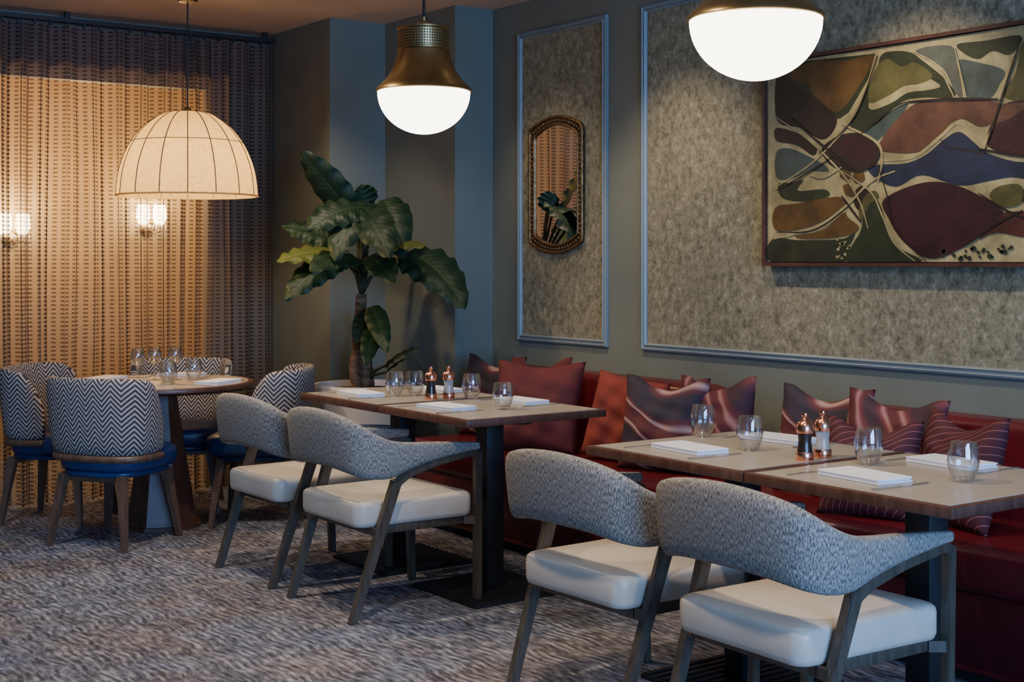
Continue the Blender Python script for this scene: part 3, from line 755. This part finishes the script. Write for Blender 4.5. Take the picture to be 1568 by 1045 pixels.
shape(TER, [(1345, 226), (1368, 190), (1400, 160), (1440, 156), (1528, 156), (1520, 186), (1500, 194), (1470, 182), (1440, 208), (1408, 232), (1370, 234)])
shape(MAR, [(1512, 220), (1524, 190), (1538, 160), (1580, 152), (1631, 152), (1631, 232), (1560, 236), (1530, 232)])
shape(TER, [(1512, 206), (1522, 192), (1545, 182), (1568, 168), (1590, 158), (1548, 158), (1530, 164)])
shape(BLU, [(1330, 256), (1352, 252), (1388, 250), (1420, 236), (1448, 212), (1470, 202), (1492, 218), (1512, 234), (1560, 248), (1631, 250), (1631, 290), (1560, 272), (1520, 276), (1470, 284), (1412, 268), (1372, 286), (1338, 270)])
stroke(CREAM, [(1350, 246), (1400, 240), (1440, 210), (1469, 188), (1500, 216), (1530, 236), (1631, 240)], .016)
stroke(DBR, [(1440, 212), (1452, 226), (1466, 228), (1490, 232), (1510, 238)], .006)
shape(TEAL, [(1190, 232), (1212, 228), (1240, 240), (1262, 252), (1268, 262), (1240, 262), (1216, 272), (1190, 272)])
shape(GRN, [(1192, 282), (1212, 280), (1230, 276), (1222, 292), (1262, 290), (1270, 300), (1240, 308), (1200, 304)])
shape(DBR, [(1190, 196), (1226, 206), (1250, 224), (1246, 238), (1220, 222), (1190, 216)])
shape(DBR, [(1260, 226), (1290, 206), (1325, 206), (1348, 232), (1338, 254), (1306, 262), (1282, 258), (1266, 246)])
shape(MAR, [(1292, 214), (1326, 211), (1342, 232), (1325, 246), (1294, 240)])
shape(BRN, [(1290, 260), (1303, 264), (1298, 276), (1287, 270)], bump=True); shape(BRN, [(1308, 266), (1322, 262), (1324, 276), (1310, 280)], bump=False); shape(BRN, [(1292, 284), (1306, 284), (1308, 300), (1296, 298)], bump=False)
shape(DBR, [(1312, 290), (1326, 284), (1330, 300), (1318, 322), (1308, 310)])
shape(BRN, [(1188, 318), (1220, 312), (1262, 304), (1288, 302), (1296, 314), (1268, 334), (1230, 350), (1188, 352)])
shape(BRN, [(1218, 362), (1262, 352), (1292, 326), (1300, 334), (1316, 348), (1300, 360), (1250, 366)])
shape(DOL, [(1184, 366), (1225, 368), (1290, 366), (1310, 356), (1300, 380), (1290, 402), (1182, 402)])
shape(GRN, [(1318, 356), (1326, 326), (1342, 306), (1352, 322), (1360, 352), (1378, 380), (1410, 401), (1300, 401), (1308, 372)])
shape(OLV, [(1316, 322), (1326, 300), (1340, 292), (1346, 302), (1328, 318), (1320, 340)])
shape(MAR, [(1354, 306), (1405, 282), (1450, 280), (1496, 297), (1538, 326), (1515, 352), (1470, 382), (1425, 396), (1385, 370), (1362, 335)])
shape(RUST, [(1532, 336), (1548, 324), (1631, 330), (1631, 362), (1575, 364), (1528, 356), (1500, 366)])
shape(OLV, [(1516, 300), (1530, 286), (1560, 282), (1568, 296), (1560, 314), (1534, 316)])
shape(GRN, [(1574, 288), (1631, 286), (1631, 322), (1574, 320)])
first_dot = True
for k in range(26):
    rx = random.uniform(1440, 1550); ry = random.uniform(382, 399) - (rx - 1440) * .06; r_ = random.uniform(2, 4.5)
    shape(DOL, [(rx - r_, ry), (rx, ry - r_), (rx + r_, ry), (rx, ry + r_)], bump=first_dot); first_dot = False
for k in range(14):
    rx = random.uniform(1282, 1302); ry = random.uniform(366, 396); r_ = random.uniform(1.5, 3)
    shape(CREAM, [(rx - r_, ry), (rx, ry - r_), (rx + r_, ry), (rx, ry + r_)], bump=(k == 0))
for pts, w in [([(1345, 85), (1330, 130), (1304, 185), (1250, 245), (1192, 285)], .008), ([(1190, 180), (1240, 215), (1290, 265), (1318, 310), (1330, 350)], .008),
               ([(1290, 190), (1340, 215), (1352, 240), (1346, 278)], .012), ([(1186, 366), (1250, 348), (1296, 316), (1335, 278), (1372, 262)], .010),
               ([(1290, 262), (1334, 294), (1352, 330), (1370, 372), (1402, 400)], .008), ([(1240, 268), (1262, 272), (1290, 256)], .008), ([(1398, 78), (1436, 100), (1456, 136), (1464, 154)], .007), ([(1463, 72), (1472, 110), (1482, 154)], .006)]:
    stroke(CREAM, pts, w)
for pts, w in [([(1345, 85), (1310, 178), (1255, 235)], .006), ([(1392, 156), (1460, 152), (1530, 152)], .011), ([(1566, 58), (1545, 120), (1508, 235)], .009), ([(1210, 180), (1270, 230), (1310, 262), (1345, 250)], .010), ([(1500, 228), (1560, 238), (1631, 242)], .011), ([(1480, 376), (1530, 342), (1568, 322)], .008), ([(1290, 300), (1320, 340)], .009),
               ([(1190, 292), (1240, 264), (1280, 238)], .007), ([(1345, 250), (1360, 300), (1372, 350), (1420, 400)], .006), ([(1190, 356), (1250, 352), (1300, 318)], .006), ([(1320, 205), (1370, 165), (1395, 155)], .006), ([(1500, 296), (1560, 330), (1631, 345)], .007)]:
    stroke(LIN, pts, w)

# ---------------------------------------------------------------- plant
PX, PY = 3.79, 6.64
e = empty('potted_banana_plant', (0, 0, 0))
lathe('pot', [(0, 0), (.17, 0), (.175, .01), (.235, .36), (.272, .62), (.28, .665), (.272, .68), (.255, .68), (.25, .65), (.25, .62)], m_pot, 56, e, (PX, PY, 0))
lathe('soil', [(0, .66), (.12, .655), (.252, .645)], m_soil, 40, e, (PX, PY, 0))
pr = []
crown = []
for k, (dx, dy, h, ox, oy, r) in enumerate([(0, 0, 1.17, -.02, .0, .034), (.05, .05, 1.02, .03, .03, .026), (-.06, -.02, .95, -.02, -.02, .024)]):
    pts = []; rr = []
    for i in range(13):
        t = i / 12; pts.append(Vector((PX + dx + ox * t + .01 * math.sin(t * 7 + k), PY + dy + oy * t, .64 + (h - .64) * t))); rr.append(r * (1.15 - .35 * t) * (1 + .10 * (i % 2)))
    pr.append(tube(pts, rr, 12)); crown.append(pts[-1])
V, Fc = merge(pr); mk('trunks', V, Fc, m_bark, parent=e)
def leaf(base, tip, width, arch, mat, nh):
    base, tip = Vector(base), Vector(tip); L = (tip - base).length; up = Vector((0, 0, 1)); ctrl = (base + tip) / 2 + up * arch * L
    n = 26; m = 6; V = []; U = []; Fc = []
    nh = Vector(nh).normalized()
    for i in range(n + 1):
        t = i / n; c = (1 - t) ** 2 * base + 2 * t * (1 - t) * ctrl + t * t * tip
        tg = (2 * (1 - t) * (ctrl - base) + 2 * t * (tip - ctrl)).normalized()
        side = tg.cross(nh).normalized(); nr = side.cross(tg).normalized()
        if nr.dot(nh) < 0: nr = -nr
        w = width / 2 * 1.75 * (max(t, .0) + .015) ** .42 * (1 - t) ** .70 + .0015
        for j in range(-m, m + 1):
            v = j / m; av = abs(v)
            wave = .05 * width * math.sin(t * 30 + (2 if j > 0 else 0)) * av ** 2
            V.append(c + side * (v * w) + nr * (av * w * .26 - av ** 2 * w * .40 + wave)); U.append((t, v))
    k = 2 * m + 1
    for i in range(n):
        for j in range(2 * m): Fc.append((i * k + j, i * k + j + 1, (i + 1) * k + j + 1, (i + 1) * k + j))
    mk('leaf', V, Fc, mat, U, True, parent=e, recalc=False)
specs = [  # leaf base / tip (surveyed), width, arch, mat, normal
    ((540, 330, 7.50), (460, 231, 7.40), .22, .02, m_leaf, (-.8, -.5, .1)),
    ((556, 318, 7.35), (470, 352, 7.15), .27, .18, m_leaf, (-.3, -.6, .8)),
    ((562, 310, 7.50), (512, 400, 7.05), .27, .25, m_leaf, (-.6, -.7, .6)),
    ((588, 306, 7.50), (616, 396, 7.25), .26, .22, m_leaf, (-.4, -.8, .3)),
    ((560, 318, 7.55), (548, 286, 7.5), .22, .10, m_leaf, (-.4, -.8, .5)),
    ((545, 330, 7.45), (596, 396, 7.0), .27, .25, m_leaf, (-.6, -.7, .6)),
    ((622, 388, 7.45), (712, 474, 7.1), .33, .24, m_leaf, (-.3, -.7, .7)),
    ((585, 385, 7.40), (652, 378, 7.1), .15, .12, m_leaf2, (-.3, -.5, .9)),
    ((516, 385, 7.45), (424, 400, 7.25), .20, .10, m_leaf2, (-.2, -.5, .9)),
    ((524, 392, 7.45), (436, 460, 7.2), .22, .15, m_leaf, (-.5, -.7, .6)),
    ((524, 372, 7.50), (431, 346, 7.5), .22, .10, m_leaf, (-.3, -.6, .8)),
    ((545, 395, 7.35), (478, 418, 6.95), .24, .16, m_leaf, (-.4, -.6, .7)),
    ((560, 395, 7.40), (602, 432, 7.05), .22, .16, m_leaf, (-.4, -.6, .7)),
    ((575, 500, 7.45), (560, 560, 7.2), .13, .15, m_leaf, (-.5, -.8, .2)),
    ((568, 470, 7.40), (592, 540, 7.15), .14, .15, m_leaf, (-.5, -.8, .3)),
    ((590, 560, 7.42), (642, 534, 7.25), .10, .15, m_leaf, (-.2, -.6, .8)),
    ((558, 480, 7.50), (546, 528, 7.4), .11, .1, m_leaf, (-.5, -.8, .2)),
    ((592, 570, 7.40), (640, 548, 7.1), .07, .15, m_leaf, (-.2, -.6, .8)),
]
pr = []
for b0, t0, w, a, mt, nh in specs:
    B = P(*b0); Tp = P(*t0); leaf(B, Tp, w, a, mt, nh)
    cr = crown[0] if b0[1] < 450 else crown[1] + Vector((0, 0, -.12 if b0[1] > 520 else 0))
    if b0[1] > 520: cr = Vector((PX + .03, PY, .70))
    mid = (B + cr) / 2 + Vector(((cr.x - B.x) * .25, (cr.y - B.y) * .25, .0))
    pts = [cr, cr * .55 + mid * .45 , mid, mid * .45 + B * .55, B, B + (P(*t0) - B) * .03 ]
    pr.append(tube(pts, [.013, .012, .010, .008, .006, .004], 8))
V, Fc = merge(pr); mk('stems', V, Fc, m_stem, parent=e)

# ---------------------------------------------------------------- lights
def light(kind, name, loc, energy, color, rot=(0, 0, 0), **kw):
    l = bpy.data.lights.new(name, kind); l.energy = energy; l.color = color
    for k, v in kw.items(): setattr(l, k, v)
    o = bpy.data.objects.new(name, l); COL.objects.link(o); o.location = loc; o.rotation_euler = rot; return o
light('AREA', 'window_daylight', (1.2, -2.95, 1.5), 540, (.23, .47, 1), (pi / 2, 0, 0), shape='RECTANGLE', size=3.8, size_y=1.9)
light('POINT', 'dome_bulb_light', (LX, LY, LZ + .11), 42, (1, .66, .31), shadow_soft_size=.05)
light('POINT', 'adjoining_lamp', (3.0, 8.9, 1.9), 46, (1, .60, .26), shadow_soft_size=.1)
light('POINT', 'sconce_glow', (3.70, 9.40, 1.78), 16, (1, .64, .30), shadow_soft_size=.06)
light('POINT', 'sconce_glow', (2.74, 9.40, 1.70), 13, (1, .64, .30), shadow_soft_size=.06)
def downlight(x, y, tx, ty, tz, energy, color=(1, .80, .57), ang=70):
    e = empty('recessed_downlight', (x, y, CEIL))
    lathe('trim_ring', [(.035, -.002), (.05, -.004), (.052, 0)], m_brass, 32, e)
    lathe('lens', [(0, -.001), (.035, -.001)], emis('downlight_lens', (1, .85, .65), 4), 24, e)
    d = Vector((tx - x, ty - y, tz - CEIL)); q = d.to_track_quat('-Z', 'Y').to_euler()
    light('SPOT', 'downlight_beam', (x, y, CEIL - .02), energy, color, q, spot_size=math.radians(ang), spot_blend=.8, shadow_soft_size=.04)
downlight(3.55, 3.4, 4.4, 3.4, 1.4, 105)
downlight(3.55, 4.7, 4.4, 4.7, 1.1, 85)
downlight(3.6, 5.7, 4.4, 5.7, 1.1, 30)
downlight(3.2, 6.3, 3.75, 6.9, 1.1, 60)
downlight(2.2, 5.3, 2.7, 5.1, 0, 150, ang=95)  # spots from here down are added fill for the aisle and chairs
downlight(1.9, 3.3, 2.7, 3.1, 0, 155, ang=95)
downlight(2.0, 1.7, 2.9, 2.2, 0, 95, ang=85)
downlight(1.2, 5.6, 1.9, 5.8, 0, 85, color=(.85, .9, 1), ang=110)
w = bpy.data.worlds.new('evening'); bpy.context.scene.world = w; w.use_nodes = True
w.node_tree.nodes['Background'].inputs[0].default_value = (.25, .35, .6, 1); w.node_tree.nodes['Background'].inputs[1].default_value = .3

# ---------------------------------------------------------------- camera
cd = bpy.data.cameras.new('camera'); co = bpy.data.objects.new('camera', cd); COL.objects.link(co)
cd.sensor_width = 36; cd.lens = FP / 1568 * 36; cd.shift_y = -122.5 / 1568; cd.clip_start = .05
co.location = (0, 0, CZ); co.rotation_euler = (pi / 2, 0, -math.atan2(F.x, F.y))
bpy.context.scene.camera = co
